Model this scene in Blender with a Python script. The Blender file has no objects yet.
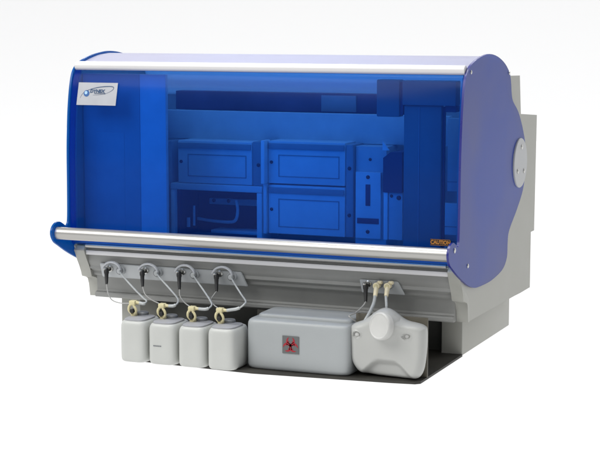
import bpy, bmesh, math, random
from mathutils import Vector, Matrix
random.seed(4)
scn = bpy.context.scene
COL = scn.collection
pi = math.pi

# ------------------------------------------------------------------ materials
def mat(name, base, rough=.5, metal=0., spec=.5, vary=.06, vscale=18., bump=0., bscale=300., coat=0., sss=0., rvar=.06):
    m = bpy.data.materials.new(name); m.use_nodes = True
    nt = m.node_tree; N = nt.nodes; L = nt.links
    b = N['Principled BSDF']
    b.inputs['Roughness'].default_value = rough
    b.inputs['Metallic'].default_value = metal
    b.inputs['Specular IOR Level'].default_value = spec
    b.inputs['Coat Weight'].default_value = coat
    if sss:
        b.inputs['Subsurface Weight'].default_value = sss
        b.inputs['Subsurface Radius'].default_value = (.01, .01, .009)
    tc = N.new('ShaderNodeTexCoord')
    n = N.new('ShaderNodeTexNoise'); n.inputs['Scale'].default_value = vscale; n.inputs['Detail'].default_value = 5
    L.new(tc.outputs['Object'], n.inputs['Vector'])
    r = N.new('ShaderNodeMapRange')
    r.inputs['From Min'].default_value = .3; r.inputs['From Max'].default_value = .7
    r.inputs['To Min'].default_value = 1 - vary; r.inputs['To Max'].default_value = 1 + vary
    L.new(n.outputs['Fac'], r.inputs['Value'])
    mx = N.new('ShaderNodeVectorMath'); mx.operation = 'SCALE'
    mx.inputs[0].default_value = base
    L.new(r.outputs['Result'], mx.inputs['Scale'])
    L.new(mx.outputs['Vector'], b.inputs['Base Color'])
    r2 = N.new('ShaderNodeMapRange')
    r2.inputs['From Min'].default_value = .3; r2.inputs['From Max'].default_value = .7
    r2.inputs['To Min'].default_value = max(.02, rough - rvar); r2.inputs['To Max'].default_value = min(1, rough + rvar)
    L.new(n.outputs['Fac'], r2.inputs['Value']); L.new(r2.outputs['Result'], b.inputs['Roughness'])
    if bump:
        n2 = N.new('ShaderNodeTexNoise'); n2.inputs['Scale'].default_value = bscale; n2.inputs['Detail'].default_value = 3
        L.new(tc.outputs['Object'], n2.inputs['Vector'])
        bp = N.new('ShaderNodeBump'); bp.inputs['Strength'].default_value = bump; bp.inputs['Distance'].default_value = .001
        L.new(n2.outputs['Fac'], bp.inputs['Height']); L.new(bp.outputs['Normal'], b.inputs['Normal'])
    return m

def tinted(name, tint, diffuse, dfac, gloss=.06, grough=.08, mottled=.0, diffuse2=None):
    """coloured see-through acrylic: filtered transmission, a little haze, a polished skin"""
    m = bpy.data.materials.new(name); m.use_nodes = True
    nt = m.node_tree; N = nt.nodes; L = nt.links
    N.remove(N['Principled BSDF']); out = N['Material Output']
    t = N.new('ShaderNodeBsdfTransparent'); t.inputs['Color'].default_value = (*tint, 1)
    d = N.new('ShaderNodeBsdfDiffuse'); d.inputs['Color'].default_value = (*diffuse, 1)
    g = N.new('ShaderNodeBsdfGlossy'); g.inputs['Roughness'].default_value = grough
    m1 = N.new('ShaderNodeMixShader'); m1.inputs['Fac'].default_value = dfac
    L.new(t.outputs[0], m1.inputs[1]); L.new(d.outputs[0], m1.inputs[2])
    fr = N.new('ShaderNodeFresnel'); fr.inputs['IOR'].default_value = 1.4
    mu = N.new('ShaderNodeMath'); mu.operation = 'MULTIPLY'; mu.inputs[1].default_value = gloss
    L.new(fr.outputs[0], mu.inputs[0])
    m2 = N.new('ShaderNodeMixShader'); L.new(mu.outputs[0], m2.inputs['Fac'])
    L.new(m1.outputs[0], m2.inputs[1]); L.new(g.outputs[0], m2.inputs[2])
    L.new(m2.outputs[0], out.inputs['Surface'])
    tc = N.new('ShaderNodeTexCoord'); n = N.new('ShaderNodeTexNoise'); n.inputs['Scale'].default_value = 3.; n.inputs['Detail'].default_value = 2
    L.new(tc.outputs['Object'], n.inputs['Vector'])
    r = N.new('ShaderNodeMapRange'); r.inputs['To Min'].default_value = max(0, dfac - mottled); r.inputs['To Max'].default_value = dfac + mottled
    L.new(n.outputs['Fac'], r.inputs['Value']); L.new(r.outputs[0], m1.inputs['Fac'])
    if diffuse2:
        cr = N.new('ShaderNodeValToRGB'); cr.color_ramp.elements[0].position = .38; cr.color_ramp.elements[1].position = .62
        cr.color_ramp.elements[0].color = (*diffuse, 1); cr.color_ramp.elements[1].color = (*diffuse2, 1)
        L.new(n.outputs['Fac'], cr.inputs['Fac']); L.new(cr.outputs['Color'], d.inputs['Color'])
    return m

M = {}
M['shell'] = mat('grey_shell_plastic', (.385, .385, .35), .5, vary=.04, bump=.15, bscale=900)
M['fascia'] = mat('fascia_grey_plastic', (.28, .283, .272), .45, vary=.05, bump=.15, bscale=900)
M['alu'] = mat('satin_aluminium', (.44, .43, .41), .30, metal=.6, vary=.02, vscale=6, rvar=.015)
M['rail'] = mat('pale_satin_rail', (.66, .65, .65), .4, metal=.15, vary=.02, vscale=6, rvar=.015)
M['top'] = mat('top_sheet_painted_sheen', (.66, .64, .75), .4, vary=.02)  # pale lavender paints in the white reflected at a grazing angle
_nt = M['top'].node_tree; _tr = _nt.nodes.new('ShaderNodeBsdfTranslucent'); _tr.inputs['Color'].default_value = (.9, .92, 1, 1)  # translucency added to brighten the space behind the cover
_mx = _nt.nodes.new('ShaderNodeMixShader'); _mx.inputs['Fac'].default_value = .58
_nt.links.new(_nt.nodes['Principled BSDF'].outputs[0], _mx.inputs[1]); _nt.links.new(_tr.outputs[0], _mx.inputs[2])
_nt.links.new(_mx.outputs[0], _nt.nodes['Material Output'].inputs['Surface'])
M['steel'] = mat('screw_steel', (.55, .55, .53), .28, metal=1., vary=.08)
M['screwdark'] = mat('dark_screw', (.05, .05, .06), .4, metal=.5)
M['dark'] = mat('dark_recess', (.036, .034, .028), .6, vary=.25)  # dark parts, their tone also deepens the shade under the shell
M['darkgreen'] = mat('dark_grey_back', (.055, .057, .05), .6, vary=.2)  # grey back wall, darkened to deepen the shade in the recess
M['brown'] = mat('brown_divider', (.11, .10, .075), .35, vary=.2)
M['bottle'] = mat('milky_polyethylene', (.53, .54, .515), .42, vary=.04, vscale=9, sss=.12, bump=.1, bscale=120)
M['bottle2'] = mat('grey_white_polyethylene', (.46, .465, .445), .4, vary=.05, vscale=9, sss=.1, bump=.1, bscale=120)
M['tank'] = mat('cool_grey_tank_plastic', (.36, .38, .385), .42, vary=.05, vscale=7, bump=.12, bscale=150)
M['collar'] = mat('grey_collar', (.34, .345, .36), .45)
M['black'] = mat('black_rubber', (.012, .012, .012), .45, vary=.2)
M['cream'] = mat('cream_fitting', (.62, .56, .33), .42, vary=.12, vscale=80)
M['creampale'] = mat('pale_cream_fitting', (.78, .70, .48), .42, vary=.1, vscale=80)
M['hose'] = mat('milky_hose', (.44, .46, .455), .25, vary=.06, vscale=60, sss=.1)
M['wire'] = mat('pale_wire', (.40, .40, .38), .4)
M['plate'] = mat('port_plate', (.47, .49, .50), .35, vary=.05)
M['socket'] = mat('port_socket_grey', (.20, .21, .22), .4)
M['clear'] = tinted('clear_lever_plastic', (.92, .94, .97), (.85, .87, .9), .6, gloss=1.2)
M['white'] = mat('white_plastic', (.55, .55, .53), .45)
M['hub'] = mat('pale_hub_plate', (.42, .43, .44), .4)
M['labelgrey'] = mat('label_silver', (.40, .41, .44), .4)
M['logoblue'] = mat('logo_blue', (.02, .10, .30), .5)
M['logoteal'] = mat('logo_dark_teal', (.02, .06, .14), .5)
M['logopale'] = mat('logo_pale_blue', (.35, .55, .80), .5)
M['biogrey'] = mat('biohazard_label_grey', (.12, .125, .125), .5)
M['biored'] = mat('biohazard_red', (.36, .006, .02), .5)
M['cautblack'] = mat('caution_black', (.012, .008, .01), .5)
M['cautorange'] = mat('caution_orange', (.55, .22, .03), .5)
M['inner'] = mat('inner_pale_metal', (.78, .78, .78), .5, vary=.05)
M['innermid'] = mat('inner_mid_metal', (.60, .60, .61), .5, vary=.06)
M['innerlow'] = mat('inner_grey_metal', (.36, .36, .38), .5, vary=.06)
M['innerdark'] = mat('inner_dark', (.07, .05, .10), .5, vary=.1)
M['slotdark'] = mat('slot_shade', (.11, .08, .14), .5, vary=.35, vscale=7)
M['innerline'] = mat('inner_line', (.34, .34, .36), .5)
M['innerwhite'] = mat('inner_white', (.88, .88, .88), .4, vary=.02)
M['arm'] = mat('arm_grey_cover', (.17, .20, .20), .5, vary=.06)
M['cover'] = tinted('blue_tinted_acrylic', (.095, .40, .93), (.008, .062, .46), .16, gloss=.22, grough=.15, mottled=.01)
M['panel'] = tinted('side_acrylic_painted_reflection', (.03, .33, .84), (.04, .085, .44), .64, gloss=.6, grough=.25, mottled=.03, diffuse2=(.085, .11, .37))  # whitish reflection on the acrylic put into its mottled diffuse colour
M['panelbacklit'] = tinted('side_acrylic_backlit_tone', (.005, .34, .80), (.01, .17, .52), .35, gloss=.7, grough=.2, mottled=.04)  # same acrylic, toned brighter for the white seen through it
M['paneledge'] = mat('panel_cut_edge', (.018, .022, .20), .3)

# ------------------------------------------------------------------ mesh helpers
def finish(name, bm, m, parent=None, smooth=35, recalc=True):
    if recalc: bmesh.ops.recalc_face_normals(bm, faces=bm.faces)
    ang = math.radians(smooth)
    for f in bm.faces: f.smooth = True
    for e in bm.edges:
        if len(e.link_faces) == 2:
            e.smooth = e.calc_face_angle(0) < ang
    me = bpy.data.meshes.new(name); bm.to_mesh(me); bm.free()
    o = bpy.data.objects.new(name, me); COL.objects.link(o)
    mm = M[m] if isinstance(m, str) else m
    me.materials.append(mm)
    if parent:
        o.parent = parent
        o.matrix_parent_inverse = Matrix.Identity(4)
        # every shape is written in world coordinates; move the mesh into the root's frame
        p = parent; off = Vector((0, 0, 0))
        while p: off += p.location; p = p.parent
        me.transform(Matrix.Translation(-off))
    return o

def box(bm, x0, x1, y0, y1, z0, z1, bev=0., seg=2):
    vs = [bm.verts.new((x, y, z)) for x in (x0, x1) for y in (y0, y1) for z in (z0, z1)]
    q = [(0, 1, 3, 2), (4, 6, 7, 5), (0, 4, 5, 1), (2, 3, 7, 6), (0, 2, 6, 4), (1, 5, 7, 3)]
    fs = [bm.faces.new([vs[i] for i in a]) for a in q]
    if bev:
        es = list({e for f in fs for e in f.edges})
        bmesh.ops.bevel(bm, geom=es, offset=bev, segments=seg, affect='EDGES', profile=.5)
    return bm

def prism_x(bm, pts, x0, x1, bev=0., seg=2):
    """polygon of (y,z) pushed out along x"""
    a = [bm.verts.new((x0, y, z)) for y, z in pts]; b = [bm.verts.new((x1, y, z)) for y, z in pts]
    f1 = bm.faces.new(a); f2 = bm.faces.new(b[::-1]); n = len(pts)
    for i in range(n): bm.faces.new((a[i], b[i], b[(i+1) % n], a[(i+1) % n]))
    if bev:
        bmesh.ops.bevel(bm, geom=list(set(f1.edges) | set(f2.edges)), offset=bev, segments=seg, affect='EDGES', profile=.5)
    return bm

def prism_y(bm, pts, y0, y1, bev=0., seg=2):
    """polygon of (x,z) pushed back along y"""
    a = [bm.verts.new((x, y0, z)) for x, z in pts]; b = [bm.verts.new((x, y1, z)) for x, z in pts]
    f1 = bm.faces.new(a); bm.faces.new(b[::-1]); n = len(pts)
    for i in range(n): bm.faces.new((a[i], b[i], b[(i+1) % n], a[(i+1) % n]))
    if bev: bmesh.ops.bevel(bm, geom=list(f1.edges), offset=bev, segments=seg, affect='EDGES', profile=.5)
    return bm

def frame_of(d):
    d = d.normalized(); up = Vector((0, 0, 1)) if abs(d.z) < .9 else Vector((1, 0, 0))
    u = d.cross(up).normalized(); return u, d.cross(u).normalized()

def lathe(bm, p0, p1, prof, n=28, cap=True):
    """prof: (t along p0->p1 in metres, radius)"""
    p0 = Vector(p0); d = (Vector(p1) - p0).normalized(); u, v = frame_of(d)
    rings = []
    for t, r in prof:
        c = p0 + d * t
        rings.append([bm.verts.new(c + (u * math.cos(2*pi*i/n) + v * math.sin(2*pi*i/n)) * r) for i in range(n)])
    for a, b in zip(rings, rings[1:]):
        for i in range(n): bm.faces.new((a[i], a[(i+1) % n], b[(i+1) % n], b[i]))
    if cap: bm.faces.new(rings[0][::-1]); bm.faces.new(rings[-1])
    return bm

def cyl(bm, p0, p1, r, r1=None, n=24, ch=0.):
    L = (Vector(p1) - Vector(p0)).length; r1 = r if r1 is None else r1
    prof = [(0, r), (L, r1)] if not ch else [(0, r-ch), (ch, r), (L-ch, r1), (L, r1-ch)]
    return lathe(bm, p0, p1, prof, n)

def spline(pts, k=10, closed=False):
    P = [Vector(p) for p in pts]; n = len(P); out = []
    rng = range(n) if closed else range(n-1)
    for i in rng:
        if closed: a, b, c, d = P[i-1], P[i], P[(i+1) % n], P[(i+2) % n]
        else: a, b, c, d = P[max(i-1, 0)], P[i], P[i+1], P[min(i+2, n-1)]
        for j in range(k):
            t = j/k
            out.append(.5*((2*b) + (c-a)*t + (2*a-5*b+4*c-d)*t*t + (3*b-a-3*c+d)*t**3))
    if not closed: out.append(P[-1])
    return out

def tube(bm, pts, r, n=12, k=8):
    P = spline(pts, k) if k > 1 else [Vector(p) for p in pts]
    d = (P[1]-P[0]).normalized(); u, v = frame_of(d); rings = []
    for i, p in enumerate(P):
        t = (P[min(i+1, len(P)-1)] - P[max(i-1, 0)]).normalized()
        u = (u - t*u.dot(t)).normalized(); v = t.cross(u)
        rr = r(i/(len(P)-1)) if callable(r) else r
        rings.append([bm.verts.new(p + (u*math.cos(2*pi*j/n) + v*math.sin(2*pi*j/n))*rr) for j in range(n)])
    for a, b in zip(rings, rings[1:]):
        for i in range(n): bm.faces.new((a[i], a[(i+1) % n], b[(i+1) % n], b[i]))
    bm.faces.new(rings[0][::-1]); bm.faces.new(rings[-1])
    return bm

def loft(bm, rings, n=48):
    """rings: (z, cx, cy, hx, hy, exponent) superellipse sections"""
    R = []
    for z, cx, cy, hx, hy, e in rings:
        ring = []
        for i in range(n):
            a = 2*pi*(i+.5)/n; c, s = math.cos(a), math.sin(a)
            ring.append(bm.verts.new((cx + hx*math.copysign(abs(c)**(2/e), c), cy + hy*math.copysign(abs(s)**(2/e), s), z)))
        R.append(ring)
    for a, b in zip(R, R[1:]):
        for i in range(n): bm.faces.new((a[i], a[(i+1) % n], b[(i+1) % n], b[i]))
    bm.faces.new(R[0][::-1]); bm.faces.new(R[-1])
    return bm

def B(): return bmesh.new()

def thing(name, label, cat, loc, group=None):
    o = bpy.data.objects.new(name, None); COL.objects.link(o); o.location = loc
    o.empty_display_size = .05
    o['label'] = label; o['category'] = cat
    if group: o['group'] = group
    return o

def screw(parent, p, d, r=.005, m='steel', h=.003):
    d = Vector(d).normalized(); p = Vector(p)
    b = lathe(B(), p, p+d, [(0, r), (h*.5, r), (h*.85, r*.75), (h, r*.4)], 16)
    return finish('screw', b, m, parent)

# ------------------------------------------------------------------ setting: white sweep
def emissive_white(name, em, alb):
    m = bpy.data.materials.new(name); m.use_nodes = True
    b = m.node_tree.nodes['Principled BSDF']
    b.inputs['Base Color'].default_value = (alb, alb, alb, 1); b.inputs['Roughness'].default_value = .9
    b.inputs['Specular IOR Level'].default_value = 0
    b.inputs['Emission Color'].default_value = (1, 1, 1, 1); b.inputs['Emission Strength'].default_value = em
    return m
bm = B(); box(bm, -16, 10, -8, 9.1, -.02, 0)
fl = finish('tabletop', bm, emissive_white('glowing_white_floor', .97, .12)); fl['kind'] = 'structure'  # glow added so the floor stays white without contact shadows
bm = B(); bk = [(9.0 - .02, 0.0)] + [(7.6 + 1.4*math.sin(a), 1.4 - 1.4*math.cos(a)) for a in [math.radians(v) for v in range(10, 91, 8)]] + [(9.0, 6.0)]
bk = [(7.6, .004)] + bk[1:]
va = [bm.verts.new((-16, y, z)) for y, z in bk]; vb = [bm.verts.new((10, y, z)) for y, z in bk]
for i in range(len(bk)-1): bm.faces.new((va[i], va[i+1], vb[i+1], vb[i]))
bd = finish('backdrop', bm, emissive_white('glowing_white_backdrop', .53, .35)); bd['kind'] = 'structure'  # added glow holds the backdrop near white

# ------------------------------------------------------------------ the analyzer
A = thing('lab_analyzer', 'large benchtop lab analyzer with blue see-through hood, silver grab rail and grey housing', 'lab machine', (0, .35, 0))

PP = [(-.027, .303), (-.023, .320), (-.008, .331), (.012, .333), (.030, .326), (.044, .319), (.055, .323), (.060, .345), (.062, .42), (.063, .5),
      (.066, .56), (.073, .63), (.085, .69), (.100, .722), (.130, .742), (.185, .757), (.25, .766), (.30, .768), (.36, .762), (.416, .749), (.46, .732),
      (.49, .712), (.502, .69), (.508, .665), (.523, .642), (.58, .610), (.627, .565), (.658, .52), (.669, .48), (.665, .45), (.640, .397), (.58, .350),
      (.521, .314), (.498, .293), (.493, .267), (.490, .238), (.47, .218), (.438, .206), (.38, .198), (.316, .194), (.218, .196), (.17, .203),
      (.125, .217), (.058, .245), (.009, .270), (-.015, .284)]
PS = [(p.x, p.y) for p in spline([(y, z, 0) for y, z in PP], 5, closed=True)]

def side_panel(sx, m):
    bm = B(); prism_x(bm, PS, sx*.5295, sx*.5350)
    bm.normal_update(); bmesh.ops.triangulate(bm, faces=[f for f in bm.faces if len(f.verts) > 4], quad_method='BEAUTY', ngon_method='EAR_CLIP')
    o = finish('side_panel', bm, m, A, smooth=50)
    if sx > 0:
        o.data.materials.append(M['paneledge'])
        for p in o.data.polygons:
            if abs(p.normal.x) < .5: p.material_index = 1
    return o
spr = side_panel(1, 'panel'); spr['label'] = 'right side panel in blue acrylic, pale reflection painted in, with round hub plate'
spl = side_panel(-1, 'panelbacklit'); spl['label'] = 'left side panel showing bright blue at its edge'
for s, P in ((1, spr), (-1, spl)):
    for y, z, r in ((.018, .314, .0065), (.128, .262, .0055), (.134, .728, .005), (.479, .716, .005)):
        screw(P, (s*.535, y, z), (s, 0, 0), r)
    hub = finish('hub_plate', lathe(B(), (s*.535, .598, .474), (s*1, .598, .474), [(0, .066), (.003, .066), (.0045, .0645)], 56), 'hub', A)
    for dy, dz in ((.004, .042), (-.032, -.020), (.032, -.024)):
        screw(hub, (s*.5395, .598+dy, .474+dz), (s, 0, 0), .0065)

# side walls of the grey housing (front edge carries the stepped end cap profile)
capf = [(.083, .250), (.090, .258), (.108, .256), (.108, .262)]
SW_right = [(.086, .249), (.101, .226), (.114, .208), (.121, .192), (.126, .180), (.148, .175), (.158, .171), (.163, .150), (.168, .118),
      (.60, .114), (.66, .1125), (.764, .1125), (.764, .268), (.800, .268), (.807, .590), (.634, .602), (.617, .705), (.50, .708), (.47, .724), (.42, .742),
      (.36, .755), (.30, .761), (.25, .759), (.185, .750), (.135, .735), (.107, .716), (.095, .69), (.083, .63), (.076, .56), (.073, .50), (.072, .42), (.071, .345), (.072, .275), (.080, .262)]
for s in (1, -1):
    prof = [(y + (.022 if (s < 0 and y < .2 and z > .27) else 0), z) for y, z in SW_right]
    bm = B(); prism_x(bm, prof, s*.5235, s*.5275)
    bm.normal_update(); bmesh.ops.triangulate(bm, faces=[f for f in bm.faces if len(f.verts) > 4], quad_method='BEAUTY', ngon_method='EAR_CLIP')
    finish('side_wall', bm, 'shell', A, smooth=30)
for s in (1, -1):
    bm = B(); prism_x(bm, [(.170, .119), (.54, .119), (.54, .260), (.112, .260), (.115, .205), (.135, .185), (.160, .180)], s*.4990, s*.5230)
    finish('shell_side', bm, 'shell', A, smooth=30)
# thin raised rim of each end cap
for s in (1, -1):
    bm = B(); prism_x(bm, [(.080, .250), (.095, .225), (.108, .207), (.115, .191), (.120, .1755), (.142, .1695), (.152, .166), (.157, .150), (.162, .1165), (.175, .1165), (.165, .178), (.13, .20), (.10, .252), (.088, .262)], s*.4985, s*.5285, bev=.0012)
    finish('end_cap', bm, 'shell', A, smooth=30)

# rear housing
bm = B(); prism_x(bm, [(.545, .118), (.760, .116), (.760, .271), (.796, .271), (.803, .586), (.630, .598), (.613, .701), (.545, .704)], -.523, .523)
finish('rear_housing', bm, 'shell', A, smooth=30)
# deck and shell trim
bm = B(); box(bm, -.4985, .4985, .112, .5445, .20, .262)
finish('inner_deck', bm, 'innermid', A)
fp = [(.104, .2560), (.097, .2545), (.0935, .251), (.0925, .2425), (.096, .2385), (.103, .2365), (.104, .2185), (.1125, .204), (.121, .1935), (.1285, .1895), (.1285, .1825), (.1325, .1785), (.143, .1760),
      (.148, .166), (.150, .138), (.1475, .1335), (.139, .1315), (.1365, .128), (.1365, .1215), (.1395, .1185), (.33, .1185), (.33, .195), (.111, .198), (.111, .2560)]
bm = B(); prism_x(bm, fp, -.4983, .4983)
finish('front_fascia', bm, 'fascia', A, smooth=28)
bm = B(); cyl(bm, (-.494, .085, .2640), (.496, .085, .2640), .0062, n=32, ch=.001)
finish('trim_rail', bm, 'alu', A)
bm = B(); box(bm, -.497, .497, .0925, .112, .2565, .266, .001)
finish('trim_strip', bm, 'innermid', A)
bm = B(); box(bm, -.4975, .4975, .0895, .0923, .2385, .2500, .0008)  # pale strip added as the highlight along the fascia ledge
finish('ledge_highlight', bm, 'rail', A)

# top rail, top sheet, grab rail
bm = B(); cyl(bm, (-.529, .112, .733), (.529, .112, .733), .0118, n=40, ch=.001)
finish('top_rail', bm, 'rail', A)
tp = [(.124, .7385), (.150, .7425), (.185, .7505), (.225, .7580), (.26, .7612), (.30, .7625), (.36, .7560), (.416, .7435), (.46, .7270), (.485, .7100), (.496, .69), (.504, .665), (.54, .635)]
T2 = spline([(0, y, z) for y, z in tp], 4)
bm = B(); poly = [(p.y, p.z) for p in T2] + [(p.y-.002, p.z-.0035) for p in T2[::-1]]
prism_x(bm, poly, -.5288, .5288); bm.normal_update(); bmesh.ops.triangulate(bm, faces=[f for f in bm.faces if len(f.verts) > 4], quad_method='BEAUTY', ngon_method='EAR_CLIP')
finish('top_panel', bm, 'top', A, smooth=40)
bm = B(); cyl(bm, (-.529, 0, .3045), (.529, 0, .3045), .0162, n=48, ch=.001)
finish('grab_rail', bm, 'alu', A)

# front cover: one curved sheet of tinted acrylic
cp = [(.072, .268), (.069, .284), (.065, .31), (.065, .345), (.066, .42), (.067, .5), (.070, .56), (.077, .63), (.089, .69), (.100, .714), (.110, .7235)]
C2 = spline([(0, y, z) for y, z in cp], 5)
bm = B(); va = [bm.verts.new((-.5285, p.y, p.z)) for p in C2]; vb = [bm.verts.new((.5285, p.y, p.z)) for p in C2]
for i in range(len(C2)-1): bm.faces.new((va[i], vb[i], vb[i+1], va[i+1]))
finish('front_cover', bm, 'cover', A, smooth=60)
bm = B(); box(bm, -.528, .528, .0765, .0815, .271, .2765, .001)
finish('cover_hinge_strip', bm, 'innerlow', A)

# maker's label on the cover, tilted with it
lab_c = Vector((-.450, .0795, .6615)); tz = Vector((0, .012, .060)).normalized(); tx = Vector((1, 0, 0)); tn = tx.cross(tz).normalized()
if tn.y > 0: tn = -tn
def on_label(u, v, h): return lab_c + tx*u + tz*v + tn*h
def flat(name, poly, m, parent, at, h0=0., h1=.0004):
    bm = B(); a = [bm.verts.new(at(u, v, h0)) for u, v in poly]; b = [bm.verts.new(at(u, v, h1)) for u, v in poly]
    bm.faces.new(a); bm.faces.new(b[::-1]); n = len(poly)
    for i in range(n): bm.faces.new((a[i], b[i], b[(i+1) % n], a[(i+1) % n]))
    bm.normal_update(); bmesh.ops.triangulate(bm, faces=[f for f in bm.faces if len(f.verts) > 4], quad_method='BEAUTY', ngon_method='EAR_CLIP')
    return finish(name, bm, m, parent, smooth=20)
def strip(name, pts, ws, m, parent, at, h):
    out = band(pts, ws); n = len(pts); L, R = out[:n], out[n:][::-1]
    bm = B(); a = [bm.verts.new(at(u, v, h)) for u, v in L]; b = [bm.verts.new(at(u, v, h)) for u, v in R]
    for i in range(n-1): bm.faces.new((a[i], a[i+1], b[i+1], b[i]))
    return finish(name, bm, m, parent, recalc=False)
def band(pts, ws):
    """polyline with widths -> closed outline"""
    L, R = [], []
    n = len(pts)
    for i, (x, y) in enumerate(pts):
        a = pts[max(i-1, 0)]; b = pts[min(i+1, n-1)]
        dx, dy = b[0]-a[0], b[1]-a[1]; l = math.hypot(dx, dy) or 1
        w = ws(i/(n-1))/2 if callable(ws) else ws/2
        L.append((x-dy/l*w, y+dx/l*w)); R.append((x+dy/l*w, y-dx/l*w))
    return L + R[::-1]
def text(name, s, size, m, parent, at, u, v, sx=1., h=.0008, shear=0., bold=0.):
    cu = bpy.data.curves.new(name, 'FONT'); cu.body = s; cu.size = size; cu.align_x = 'CENTER'; cu.align_y = 'CENTER'; cu.offset = bold; cu.shear = shear
    tmp = bpy.data.objects.new('tmp', cu); COL.objects.link(tmp)
    bpy.context.view_layer.update()
    me0 = bpy.data.meshes.new_from_object(tmp.evaluated_get(bpy.context.evaluated_depsgraph_get()))
    bpy.data.objects.remove(tmp)
    bm = B(); bm.from_mesh(me0)
    for vt in bm.verts: vt.co = at(u + vt.co.x*sx, v + vt.co.y, h)
    return finish(name, bm, m, parent, recalc=False)
lab = flat('maker_label', [(-.0585, -.0295), (.0565, -.0295), (.0585, .0295), (-.0565, .0295)], 'labelgrey', A, on_label, 0, .001)
lab['label'] = 'silver maker label reading DYNEX with a blue ball and a long swoosh'
ball = [(-.031+.0085*math.cos(a), .001+.0085*math.sin(a)) for a in [2*pi*i/28 for i in range(28)]]
emb = flat('emblem', ball, 'logoblue', lab, on_label, .001, .0015)
flat('emblem', [(-.0325+.0042*math.cos(a), .0028+.0045*math.sin(a)) for a in [2*pi*i/20 for i in range(20)]], 'logopale', lab, on_label, .0015, .0019)
# swoosh: from lower left, over the word, round the right end and back under it
sw = [(-.049, -.011), (-.044, -.002), (-.037, .0045), (-.024, .0105), (-.008, .0150), (.012, .0185), (.034, .0200), (.045, .0190), (.0475, .0155), (.044, .0105), (.034, .0045), (.020, .0000), (.004, -.0025), (-.012, -.0030)]
S2 = [(p.x, p.y) for p in spline([(x, y, 0) for x, y in sw], 5)]
strip('swoosh', S2, lambda t: .0005+.0016*math.sin(pi*min(1, t*1.15))**2, 'logoteal', lab, on_label, .0015)
text('lettering', 'DYNEX', .0115, 'logoteal', lab, on_label, .000, .0068, 1.1, .0016, .15, .0006)
text('lettering', 'TECHNOLOGIES', .0038, 'logoteal', lab, on_label, .008, .0008, 1.2, .0016, 0, .0001)

# caution label inside the lower right corner of the cover
def on_caution(u, v, h): return Vector((.487 + u, .0630 - h, .3250 + v))
ca = flat('caution_label', [(-.026, -.0075), (.025, -.0075), (.025, .0075), (-.026, .0075)], 'cautblack', A, on_caution, 0, .0008)
ca['label'] = 'small black label with orange CAUTION lettering'
bm = B()
text('lettering', 'CAUTION', .0125, 'cautorange', ca, on_caution, 0, -.0002, .88, .0012, 0, .0004)
flat('border', [(-.025, .0066), (.024, .0066), (.024, .0072), (-.025, .0072)], 'cautorange', ca, on_caution, .0009, .0013)
flat('border', [(-.025, -.0072), (.024, -.0072), (.024, -.0066), (-.025, -.0066)], 'cautorange', ca, on_caution, .0009, .0013)

# ---------------- behind the cover
def part(name, m, x0, x1, y0, y1, z0, z1, bev=.0015, parent=None):
    return finish(name, box(B(), x0, x1, y0, y1, z0, z1, bev), m, parent or A)
part('back_panel', 'innermid', -.498, .498, .525, .544, .263, .702)
# left cabinet and bright column
part('inner_cabinet', 'innerlow', -.5225, -.3535, .130, .150, .263, .712, .002)
part('cabinet_door', 'innerlow', -.485, -.400, .1294, .1299, .300, .560, .0002)
part('inner_column', 'innermid', -.3525, -.277, .128, .142, .263, .712, .002)
part('column_gap_shade', 'innerdark', -.430, -.416, .36, .404, .263, .700, .001)  # dark strip painted in for the shade of the gap
part('bay_side', 'innerlow', -.385, -.3665, .335, .44, .263, .525, .001)
# horizontal slot and beam
part('slot', 'slotdark', -.42, .30, .470, .524, .604, .655, .001)
part('slot_guide', 'innerlow', .02, .12, .464, .4699, .606, .650, .001)
part('cross_beam', 'inner', -.43, .40, .405, .43, .527, .605, .002)
# door modules
def module(x0, x1, z0, z1, y=.33, side=True):
    o = part('drawer_module', 'inner', x0, x1, y, y+.10, z0, z1, .0025)
    bm = B()
    xa, xb, za, zb = x0+.030, x1-.016, z0+.018, z1-.036
    for a in ((xa, xb, za, za+.0025), (xa, xb, zb-.0025, zb), (xa, xa+.0025, za+.0026, zb-.0026), (xb-.0025, xb, za+.0026, zb-.0026)):
        box(bm, a[0], a[1], y-.0012, y+.001, a[2], a[3])
    finish('inset_panel', bm, 'innerline', o)
    part('lip', 'innerlow', x0+.002, x1-.002, y-.004, y-.0002, z1-.021, z1-.006, .001, o)
    screw(o, (x0+.010, y, (z0+z1)/2), (0, -1, 0), .0045, 'screwdark')
    return o
module(-.345, -.125, .413, .528)
module(-.078, .141, .421, .534)
module(-.078, .141, .287, .417)
part('bright_edge_strip', 'innerwhite', -.0885, -.0785, .306, .345, .421, .536, .001)
part('edge_strip', 'inner', -.088, -.0785, .320, .345, .287, .4205, .001)
for x0, x1 in ((-.1245, -.0885), (.1415, .163)):
    o = part('side_bracket', 'innerlow', x0, x1, .332, .42, .287 if x0 > 0 else .412, .530, .003)
    for z in ([.468] if x0 < 0 else [.468, .345]): screw(o, ((x0+x1)/2, .332, z), (0, -1, 0), .005, 'screwdark')
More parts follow.
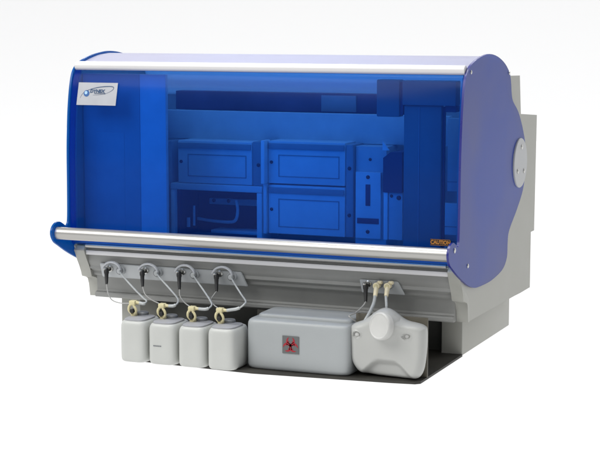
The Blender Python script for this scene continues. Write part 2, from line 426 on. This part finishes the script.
# open bay, lower left
part('bay_shelf', 'inner', -.366, -.094, .325, .44, .394, .4115, .002)
part('bay_post', 'inner', -.110, -.0945, .326, .44, .263, .3935, .002)
part('bay_post', 'inner', -.366, -.354, .326, .44, .263, .3935, .002)
bayb = part('bay_back', 'innerdark', -.3535, -.1105, .455, .47, .263, .3935, .001)
part('bay_wall', 'innerdark', -.3535, -.345, .34, .454, .263, .3935, .001)
part('bay_rail', 'innermid', -.300, -.112, .430, .445, .345, .362, .002)
part('bay_tray', 'innermid', -.262, -.113, .36, .42, .275, .284, .002)
for x in (-.285, -.240): screw(A, (x, .4295, .356), (0, -1, 0), .005, 'screwdark')
bm = B(); tube(bm, [(-.325, .41, .306), (-.28, .40, .303), (-.22, .39, .303), (-.196, .38, .312), (-.190, .38, .338), (-.194, .38, .365)], .0045)
finish('looped_tube', bm, 'inner', A)
bm = B(); cyl(bm, (-.322, .38, .290), (-.322, .38, .345), .0035); cyl(bm, (-.337, .375, .286), (-.337, .375, .312), .005)
finish('probe_pin', bm, 'innerwhite', A)
# bracket plates between the drawers and the arm
part('tall_bracket', 'innermid', .164, .250, .345, .43, .265, .526, .002)
sp = part('slotted_plate', 'inner', .168, .238, .334, .3445, .286, .460, .002)
part('plate_slot', 'innerdark', .1965, .2095, .3325, .3339, .372, .428, .0006, sp)
part('plate_slot', 'innerdark', .1735, .2335, .3325, .3339, .325, .3395, .0006, sp)
for x, z in ((.203, .447), (.203, .304)): screw(sp, (x, .334, z), (0, -1, 0), .005, 'screwdark')
screw(A, (.205, .345, .492), (0, -1, 0), .004, 'screwdark')
bm = B(); prism_y(bm, [(.251, .412), (.302, .412), (.302, .516), (.272, .516), (.251, .500)], .315, .40)
finish('reagent_box', bm, 'innerdark', A, smooth=20)
bm = B(); prism_y(bm, [(.250, .520), (.250, .545), (.268, .520)], .312, .318)
finish('bright_tab', bm, 'innerwhite', A, smooth=20)
part('bright_strip', 'innerwhite', .252, .263, .318, .34, .288, .411, .001)
o = part('small_plate', 'innermid', .2635, .302, .322, .34, .288, .411, .001)
screw(o, (.272, .322, .402), (0, -1, 0), .004, 'screwdark')
screw(o, (.292, .322, .398), (0, -1, 0), .006, 'screwdark')
# robot arm
part('arm_head', 'arm', .273, .333, .200, .235, .613, .705, .003)
part('arm_carriage', 'arm', .342, .480, .195, .235, .643, .704, .003)
part('arm_joint', 'innerdark', .3335, .3415, .205, .23, .618, .70, .001)
part('arm_column', 'arm', .343, .441, .205, .228, .263, .6425, .004)
bm = B()
for z in (.30, .40, .50, .60): pass
bm.free()
part('arm_seam', 'innerdark', .4415, .4455, .215, .228, .263, .640, .0008)
part('arm_seam', 'innerlow', .383, .3845, .2035, .2049, .268, .638, .0003)
part('carriage_hook', 'innerdark', .446, .475, .215, .25, .627, .6425, .002)
o = part('right_panel', 'innermid', .398, .432, .395, .41, .412, .601, .002)
part('panel_seam', 'innerlow', .399, .431, .3935, .3949, .436, .438, .0003, o)
o = part('right_panel', 'inner', .371, .436, .390, .41, .299, .381, .002)
part('panel_seam', 'innerlow', .375, .432, .3885, .3899, .320, .322, .0003, o)

# ---------------- under the shell
part('support_block', 'shell', .4155, .4715, .305, .758, .0015, .1165, .003)
part('support_block', 'shell', -.473, -.4155, .235, .758, .0015, .1165, .003)
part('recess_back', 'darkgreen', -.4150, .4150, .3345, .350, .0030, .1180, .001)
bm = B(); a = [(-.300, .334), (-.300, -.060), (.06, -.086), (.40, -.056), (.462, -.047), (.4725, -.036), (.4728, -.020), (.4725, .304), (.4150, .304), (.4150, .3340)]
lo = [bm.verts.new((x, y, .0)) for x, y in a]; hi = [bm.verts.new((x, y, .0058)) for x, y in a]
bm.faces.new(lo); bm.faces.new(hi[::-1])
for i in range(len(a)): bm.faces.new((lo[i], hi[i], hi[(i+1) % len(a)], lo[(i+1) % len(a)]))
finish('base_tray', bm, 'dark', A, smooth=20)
part('tray_divider', 'brown', .292, .4745, .010, .014, .0060, .1500, .001)
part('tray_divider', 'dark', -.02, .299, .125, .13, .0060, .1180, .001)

# ---------------- ports on the fascia
def plate(x0, x1, sl, z0, z1, yt, yb):
    bm = B(); d = .0045
    q = [(x0, yb, z0), (x1+sl, yb, z0), (x1, yt, z1), (x0, yt, z1)]
    f = [bm.verts.new(p) for p in q]; g = [bm.verts.new((x, y+d, z)) for x, y, z in q]
    bm.faces.new(f); bm.faces.new(g[::-1])
    for i in range(4): bm.faces.new((f[i], g[i], g[(i+1) % 4], f[(i+1) % 4]))
    bmesh.ops.bevel(bm, geom=bm.edges[:], offset=.0018, segments=2, affect='EDGES')
    return finish('port_plate', bm, 'plate', A, smooth=40)
plate(-.462, -.052, .012, .178, .2165, .098, .112)
plate(.268, .368, .014, .183, .2175, .098, .112)
ports = [(-.4355, -.3996, .2030, .2010), (-.3300, -.2902, .2041, .2015), (-.2230, -.1846, .2070, .2030), (-.1170, -.0782, .2085, .2040)]
for xp, xr, zp, zr in ports:
    s = finish('port_socket', lathe(B(), (xr, .106, zr), (xr+.002, .06, zr-.004), [(0, .0125), (.010, .0125), (.012, .011), (.0125, .0075), (.017, .0072), (.019, .0055)], 28), 'plate', A)
    finish('socket_ring', lathe(B(), (xr+.0006, .0925, zr-.001), (xr+.0026, .06, zr-.004), [(0, .0098), (.0018, .0098), (.0022, .008)], 24), 'socket', s)
    finish('plug_socket', lathe(B(), (xp+.004, .106, zp), (xp+.004, .06, zp), [(0, .0085), (.008, .0085), (.010, .006)], 20), 'steel', A)
    # clear arched release lever spanning plug and ring
    bm = B(); P = []
    x0, x1 = xp-.010, xr+.006
    for i in range(13):
        a = pi*(1 - i/12)*.93 + .07
        P.append(((x0+x1)/2 + (x1-x0)/2*math.cos(a), .088, zp - .002 + .0215*math.sin(a)))
    tube(bm, P, .0034, 10, 2)
    for v in bm.verts: v.co.y = .088 + (v.co.y-.088)*1.7
    finish('release_lever', bm, 'clear', A)
finish('plug_socket', lathe(B(), (.2905, .106, .208), (.2905, .06, .208), [(0, .0085), (.008, .0085), (.010, .006)], 20), 'steel', A)
for x in (.3185, .3470):
    finish('port_socket', lathe(B(), (x, .106, .2085), (x, .06, .2085), [(0, .0105), (.010, .0105), (.012, .008)], 24), 'socket', A)

# ------------------------------------------------------------------ bottles
names = ['leftmost of the four square white reagent bottles', 'square white reagent bottle with a small embossed mark, second from left',
         'third square white reagent bottle from the left, between two others', 'rightmost square white reagent bottle, next to the wide grey tank']
bx = [(-.2955, -.2215), (-.2165, -.1390), (-.1345, -.0590), (-.0545, .0210)]
fx = [-.281, -.199, -.116, -.0395]
hts = [.1085, .1065, .1050, .1060]
for i, (x0, x1) in enumerate(bx):
    cx = (x0+x1)/2; cy = -.057; hx = (x1-x0)/2; hy = .050; H = hts[i]
    zb = .0062
    t = thing('reagent_bottle', names[i], 'bottle', (cx, cy, 0), 'white reagent bottles under the fascia')
    z = lambda v: zb + v
    r = [(z(0), .80), (z(.0008), .88), (z(.003), .94), (z(.007), .985), (z(.012), 1.), (z(.030), 1.003), (z(.055), 1.), (z(.075), 1.003), (H-.016, 1.), (H-.010, .985), (H-.005, .945), (H-.001, .89), (H+.0005, .83), (H+.001, .80)]
    bm = B(); loft(bm, [(a, cx, cy, hx*k, hy*(1-(1-k)*.6), 5.) for a, k in r], 64)
    body = finish('body', bm, 'bottle', t, smooth=60)
    bm = B(); loft(bm, [(H+.0005, cx, cy-.004, hx*.80, hy*.80, 4), (H+.0045, cx, cy-.004, hx*.80, hy*.80, 4), (H+.0055, cx, cy-.004, hx*.76, hy*.77, 4)], 40)
    finish('rim', bm, 'collar', t)
    if i == 1:
        bm = B()
        for k in range(5): box(bm, cx-.020+k*.0045, cx-.0165+k*.0045, cy-hy-.0009, cy-hy+.004, .052, .0548)
        finish('embossed_mark', bm, 'socket', t)
    f = fx[i]; fy = -.050; top = H + .0055
    bm = B(); lathe(bm, (f+.012, fy+.022, top), (f+.012, fy+.022, 1), [(0, .016), (.005, .016), (.007, .014)], 28)
    finish('cap', bm, 'socket', t)
    # cream quick-connect: stem, ring eye, head and side barb
    tt = Matrix.Rotation(random.uniform(-.10, .10), 4, 'Y')
    bm = B()
    lathe(bm, (f, fy, top), (f, fy, 1), [(0, .0085), (.004, .0085), (.005, .0055), (.014, .0055)], 20)
    tube(bm, [(f-.004, fy-.006, top+.006), (f-.010, fy-.008, top+.014), (f-.009, fy-.008, top+.024), (f-.003, fy-.007, top+.030)], .0035, 8, 5)
    tube(bm, [(f+.004, fy-.006, top+.004), (f+.010, fy-.008, top+.011), (f+.008, fy-.008, top+.020), (f+.002, fy-.007, top+.027)], .0032, 8, 5)
    box(bm, f-.010, f+.007, fy-.010, fy+.008, top+.0265, top+.0385, .0025)
    cyl(bm, (f+.006, fy, top+.033), (f+.0175, fy, top+.0325), .0042, .0036, 14)
    finish('fitting', bm, 'cream', t)
    bm = B(); lathe(bm, (f-.001, fy-.0125, top+.0125), (f-.001, fy+.01, top+.0125), [(0, .0045), (.001, .0055), (.010, .0055)], 16)
    finish('release_button', bm, 'black', t)

# hoses from the ports to the bottle fittings
Hs = [[(-.3975, .088, .2005), (-.3798, .07, .1935), (-.3263, .03, .170), (-.2765, -.01, .1536), (-.2534, -.035, .1501), (-.2526, -.05, .1455), (-.2645, -.05, .1470)],
      [(-.2882, .088, .2010), (-.269, .07, .1923), (-.228, .04, .1734), (-.1852, .0, .158), (-.1674, -.03, .1525), (-.1675, -.05, .1465), (-.1825, -.05, .1447)],
      [(-.1826, .088, .2025), (-.1632, .07, .191), (-.1242, .03, .1738), (-.0871, -.01, .1571), (-.0748, -.03, .1498), (-.0779, -.05, .1440), (-.0995, -.05, .1430)],
      [(-.0762, .088, .2035), (-.052, .06, .1904), (-.0172, .02, .1746), (.0134, -.02, .1654), (.0181, -.04, .1602), (.0065, -.05, .1510), (-.0230, -.05, .1445)]]
hn = ['milky plastic hose curving down to the leftmost square bottle', 'milky plastic hose leading to the second square bottle from the left',
      'milky plastic hose leading to the third square bottle from the left', 'milky plastic hose looping down to the rightmost square bottle']
for i, h in enumerate(Hs):
    t = thing('hose', hn[i], 'hose', h[-1], 'hoses from the ports to the square bottles')
    finish('tube', tube(B(), h, .0022, 14, 10), 'hose', t, smooth=60)
    P = spline(h, 10); e = P[-1]; k = P[-13]
    finish('sleeve', tube(B(), [P[-13], P[-9], P[-5], e], .0041, 14, 4), 'hose', t, smooth=60)

# black plugs with thin wires
plugs = [((-.4357, .088, .2035), (-.4246, .068, .167), [(-.4246, .068, .167), (-.3996, .03, .151), (-.3715, .0, .1393), (-.3373, -.02, .137), (-.2995, -.04, .1416), (-.277, -.035, .138)], 'black plug with grey wire at the leftmost port, above the gap left of the bottles'),
         ((-.3301, .088, .2045), (-.3186, .068, .167), [(-.3186, .068, .167), (-.3024, .05, .1515), (-.2562, .0, .1469), (-.2288, -.02, .1442), (-.2072, -.036, .1400)], 'black plug with thin wire at the second port from the left'),
         ((-.2231, .088, .2078), (-.2123, .068, .1672), [(-.2123, .068, .1672), (-.2019, .05, .1528), (-.1657, 0, .1478), (-.1369, -.03, .1444), (-.120, -.036, .1380)], 'black plug with thin wire at the third port from the left'),
         ((-.117, .088, .2089), (-.107, .068, .1687), [(-.107, .068, .1687), (-.104, .04, .1608), (-.0953, .01, .1559), (-.0727, -.02, .1496), (-.044, -.036, .1400)], 'black plug with thin wire at the fourth port, above the rightmost square bottle'),
         ((.2882, .088, .2083), (.2958, .068, .1684), [(.2958, .068, .1684), (.299, .04, .1624), (.2959, 0, .1528), (.288, -.025, .1483), (.2943, -.025, .1429), (.3048, .0, .1240)], 'black plug with pale bent wire at the right port plate above the white jug')]
for i, (p0, p1, w, lb) in enumerate(plugs):
    t = thing('sensor_cable', lb, 'cable', p1, 'black sensor plugs with wires')
    finish('plug', lathe(B(), p0, p1, [(0, .0062), (.002, .0068), (.012, .0066), (.014, .0055), (.030, .0046), ((Vector(p1)-Vector(p0)).length, .0036)], 18), 'black', t)
    a = Vector(p0)
    finish('plug_elbow', lathe(B(), a+Vector((0, .014, -.001)), a+Vector((-.002, -.010, .001)), [(0, .0045), (.018, .0050), (.021, .0046), (.024, .0022)], 16), 'steel', t)
    finish('wire', tube(B(), w, .00135 if i < 4 else .0018, 8, 8), 'wire', t)

# ------------------------------------------------------------------ wide grey tank
T = thing('waste_tank', 'wide grey plastic waste tank with red biohazard label', 'tank', (.165, .01, 0))
bm = B(); cx, hx, cy, hy = .1645, .1345, .020, .078
R = [(.0065, .965, .93, 10), (.008, .98, .955, 10), (.011, .992, .98, 11), (.017, 1, 1, 12), (.045, 1.0, 1.002, 12), (.08, 1.0, 1.003, 12), (.114, 1, 1, 12), (.1205, .995, .99, 12), (.1250, .984, .972, 11), (.1275, .965, .94, 10)]
loft(bm, [(z, cx, cy, hx*k, hy*k2, e) for z, k, k2, e in R], 80)
finish('body', bm, 'tank', T, smooth=60)
bm = B(); loft(bm, [(.1270, .1665, .038, .124, .055, 12), (.1335, .1665, .038, .123, .0545, 12), (.1360, .1665, .038, .120, .052, 11), (.1370, .1665, .038, .115, .048, 10)], 80)
finish('raised_lid', bm, 'tank', T, smooth=60)
def on_tank(u, v, h): return Vector((.1500 + u, -.0588 - h, .0730 + v))
bl = flat('biohazard_label', [(-.0215, -.0215), (.0215, -.0215), (.0215, .0215), (-.0215, .0215)], 'biogrey', T, on_tank, 0, .0012)
bl['label'] = 'dark grey square label with red biohazard symbol'
bm = B()
def ringarc(cx, cy, r0, r1, a0, a1, n=26, taper=False):
    a = []
    for i in range(n+1):
        t = i/n; an = a0+(a1-a0)*t
        w = math.sin(pi*t)**.5 if taper else 1
        rm = r1 - (r1-r0)*w
        a.append(((cx+rm*math.cos(an), cy+rm*math.sin(an)), (cx+r1*math.cos(an), cy+r1*math.sin(an))))
    for (p, q), (p2, q2) in zip(a, a[1:]):
        vs = [bm.verts.new(on_tank(u, v, .0016)) for u, v in (p, q, q2, p2)]
        bm.faces.new(vs)
for k in range(3):
    d = pi/2 + k*2*pi/3; ux, uy = math.cos(d)*.0095, math.sin(d)*.0095
    ringarc(ux, uy - .001, .0052, .0112, d+math.radians(24)-2*pi, d-math.radians(24), 30, True)
    # stalk from the heart towards the gap between two horns
    e = d + pi
    pts = [(.003*math.cos(e)-.0011*math.sin(e), .003*math.sin(e)+.0011*math.cos(e)-.001), (.0125*math.cos(e)-.0014*math.sin(e), .0125*math.sin(e)+.0014*math.cos(e)-.001),
           (.0125*math.cos(e)+.0014*math.sin(e), .0125*math.sin(e)-.0014*math.cos(e)-.001), (.003*math.cos(e)+.0011*math.sin(e), .003*math.sin(e)-.0011*math.cos(e)-.001)]
    bm.faces.new([bm.verts.new(on_tank(u, v, .0019)) for u, v in pts])
for k in range(3):
    d = pi/2 + pi/3 + k*2*pi/3
    ringarc(0, -.001, .0085, .0112, d-math.radians(38), d+math.radians(38), 12)
bmesh.ops.remove_doubles(bm, verts=bm.verts, dist=.00001)
finish('biohazard_symbol', bm, 'biored', bl, recalc=False)

# ------------------------------------------------------------------ white jug with the big round cap
J = thing('waste_jug', 'squat white plastic jug with a big round cap and two dimples, below the right ports', 'jug', (.39, .01, 0))
out = [(.296, .046), (.293, .085), (.291, .112), (.294, .124), (.303, .132), (.322, .139), (.336, .148), (.350, .160), (.368, .1700), (.386, .1705), (.402, .163), (.420, .151), (.436, .144), (.463, .1395), (.477, .1345), (.482, .126), (.482, .085), (.478, .045), (.472, .022), (.462, .0105), (.445, .0075), (.41, .0082), (.37, .009), (.335, .0115), (.320, .0145), (.307, .025)]
O2 = [(p.x, p.y) for p in spline([(x, z, 0) for x, z in out], 5, closed=True)]
bm = B(); cx, cz = .388, .075; nr = 34; yf, yb_ = -.045, .004; rings = []
def sm(a, b, v):
    t = max(0, min(1, (v-a)/(b-a))); return t*t*(3-2*t)
for k in range(nr+1):
    f = 1 - (k/nr)**1.25 if k < nr else .02
    f = max(f, .02)
    ring = []
    for x, z in O2:
        px, pz = cx+(x-cx)*f, cz+(z-cz)*f
        r0 = .80; e = 0
        if f > r0: e = .022*(1-math.sqrt(max(0, 1-((f-r0)/(1-r0))**2)))
        # arched relief low on the front, pushed back under the crease
        hw = .028 + .040*max(0, min(1, (.046-pz)/.040))
        rec = .013*sm(.056, .036, pz)*sm(hw+.010, hw-.012, abs(px-.388))*sm(-.004, .022, pz)
        rec += .006*sm(.138, .160, pz)
        rec -= .020*math.exp(-((px-.392)/.034)**2 - ((pz-.138)/.030)**2)*sm(1.0, .8, f)
        tt = max(0, min(1, ((px-.405)*.070 + (pz-.150)*-.012)/(.070**2+.012**2)))
        dd = math.hypot(px-(.405+.070*tt), pz-(.150-.016*tt))
        rec -= .009*(1-tt*.7)*math.exp(-(dd/.012)**2)*sm(1.0, .85, f)
        for dx, dz in ((.314, .1085), (.4395, .1130)):
            q = math.hypot((px-dx)/.0085, (pz-dz)/.0065)
            rec += .006*sm(1.15, .85, q) - .0022*math.exp(-((q-1.25)/.22)**2)
        ring.append(bm.verts.new((px, yf+e+rec, pz)))
    rings.append(ring)
back0 = [bm.verts.new((cx+(x-cx)*.985-.001, yb_-.012, z)) for x, z in O2]
back1 = [bm.verts.new((cx+(x-cx)*.93-.004, yb_, cz+(z-cz)*.94)) for x, z in O2]
n = len(O2); seq = [back1, back0] + rings
for a, b in zip(seq, seq[1:]):
    for i in range(n): bm.faces.new((a[i], a[(i+1) % n], b[(i+1) % n], b[i]))
bm.faces.new(back1[::-1]); bm.faces.new(rings[-1])
finish('body', bm, 'bottle2', J, smooth=70)
for dx, dz in ((.314, .1075), (.4395, .1120)):
    bm = B(); lathe(bm, (dx, yf+.0075, dz), (dx, yf-.01, dz), [(0, .0062), (.0035, .0058), (.005, .004), (.0055, .0015)], 20)
    finish('dimple_plug', bm, 'white', J)
ax = Vector((-.40, -.90, .16)).normalized(); cc = Vector((.3795, -.0640, .1365))
# blown shoulder that carries the neck and falls away to the right
bm = B()
sh = [(-.004, .0295), (.004, .0310), (.012, .0318), (.024, .0330), (.034, .0320)]
lathe(bm, cc - ax*.010, cc - ax*1, [(t+.004, r*.93) for t, r in sh], 48)
for v in bm.verts:
    dx = v.co.x - .39
    v.co.z = max(v.co.z, .06)
    v.co.y = min(v.co.y, -.004)
finish('neck', bm, 'bottle2', J, smooth=60)
bm = B(); lathe(bm, cc - ax*.014, cc + ax, [(0, .0325), (.012, .0333), (.0155, .0325), (.0175, .0300), (.0172, .0275), (.0165, .0268), (.0163, .002)], 56)
finish('cap', bm, 'white', J, smooth=40)

# two hoses of the jug with cream couplings
jh = [([(.3175, .088, .2070), (.3226, .06, .1829), (.3297, .03, .171), (.3292, .0, .1514), (.3213, -.015, .1320)], .0043, 'thick white hose with a cream coupling, left one of the two entering the white jug'),
      ([(.3460, .088, .2080), (.351, .06, .1848), (.3629, .03, .1707), (.3774, -.01, .1612), (.3935, -.035, .1450), (.4050, -.045, .1300), (.4090, -.040, .1180)], .0034, 'thin white hose with a cream coupling, draped over the round cap of the jug')]
for pts, r, lb in jh:
    t = thing('jug_hose', lb, 'hose', pts[-1], 'hoses between the right ports and the white jug')
    a = Vector(pts[0]); b = Vector(pts[1])
    hp = [tuple(a + (b-a)*.55)] + pts[1:]
    finish('tube', tube(B(), hp, r, 14, 10), 'hose', t, smooth=60)
    bm = B(); cyl(bm, a+Vector((0, .016, .0)), a+Vector((0, -.008, -.001)), .0080, .0085, 20, .001)
    cyl(bm, a+Vector((.002, .004, .006)), a+Vector((.013, .0, .008)), .0048, .0044, 14, .001)
    cyl(bm, a+Vector((0, -.003, -.004)), a+(b-a)*.95, .0064, .0050, 18, .001)
    finish('coupling', bm, 'creampale', t)
    finish('coupling_ring', lathe(B(), a+Vector((0, -.0079, -.001)), a+Vector((0, -.02, -.0015)), [(0, .0058), (.0015, .0055), (.002, .003)], 18), 'cream', t)

# ------------------------------------------------------------------ light
w = bpy.data.worlds.new('World'); scn.world = w; w.use_nodes = True
bg = w.node_tree.nodes['Background']; bg.inputs['Color'].default_value = (.95, .97, 1, 1); bg.inputs['Strength'].default_value = .42
def area(name, loc, target, size, power, color=(1, 1, 1), sy=None):
    l = bpy.data.lights.new(name, 'AREA'); l.energy = power; l.size = size; l.color = color
    if sy: l.shape = 'RECTANGLE'; l.size_y = sy
    o = bpy.data.objects.new(name, l); COL.objects.link(o); o.location = loc
    o.rotation_euler = (Vector(target)-Vector(loc)).to_track_quat('-Z', 'Y').to_euler()
    return o
area('key_softbox', (-1.6, -2.4, 3.0), (0, .2, .4), 2.4, 105, (1, .99, .97))
area('top_softbox', (-.2, .3, 3.2), (0, .3, .5), 1.6, 60, (.98, .99, 1), 1.2)

area('backdrop_fill', (-3, 7.6, 5.0), (-3, 7.6, .0), 20, 500, (1, 1, 1), .6)  # unseen strip lamp added to whiten the foot of the backdrop

# ------------------------------------------------------------------ camera
cam = bpy.data.cameras.new('camera'); co = bpy.data.objects.new('camera', cam); COL.objects.link(co)
cam.sensor_width = 36; cam.lens = 1633.5445/600*36; cam.clip_end = 200; cam.clip_start = .05
r = Vector((.9243320, .3815891, 0)); u = Vector((-.0489965, .1186854, .9917223)); b = Vector((.3784305, -.9166807, .1284013))
mw = Matrix(((r.x, u.x, b.x, 1.65025), (r.y, u.y, b.y, -3.63412), (r.z, u.z, b.z, .85375), (0, 0, 0, 1)))
co.matrix_world = mw
scn.camera = co
scn.render.engine = 'CYCLES'
scn.cycles.transparent_max_bounces = 16; scn.cycles.max_bounces = 10
scn.view_settings.view_transform = 'Standard'; scn.view_settings.look = 'None'; scn.view_settings.exposure = 0
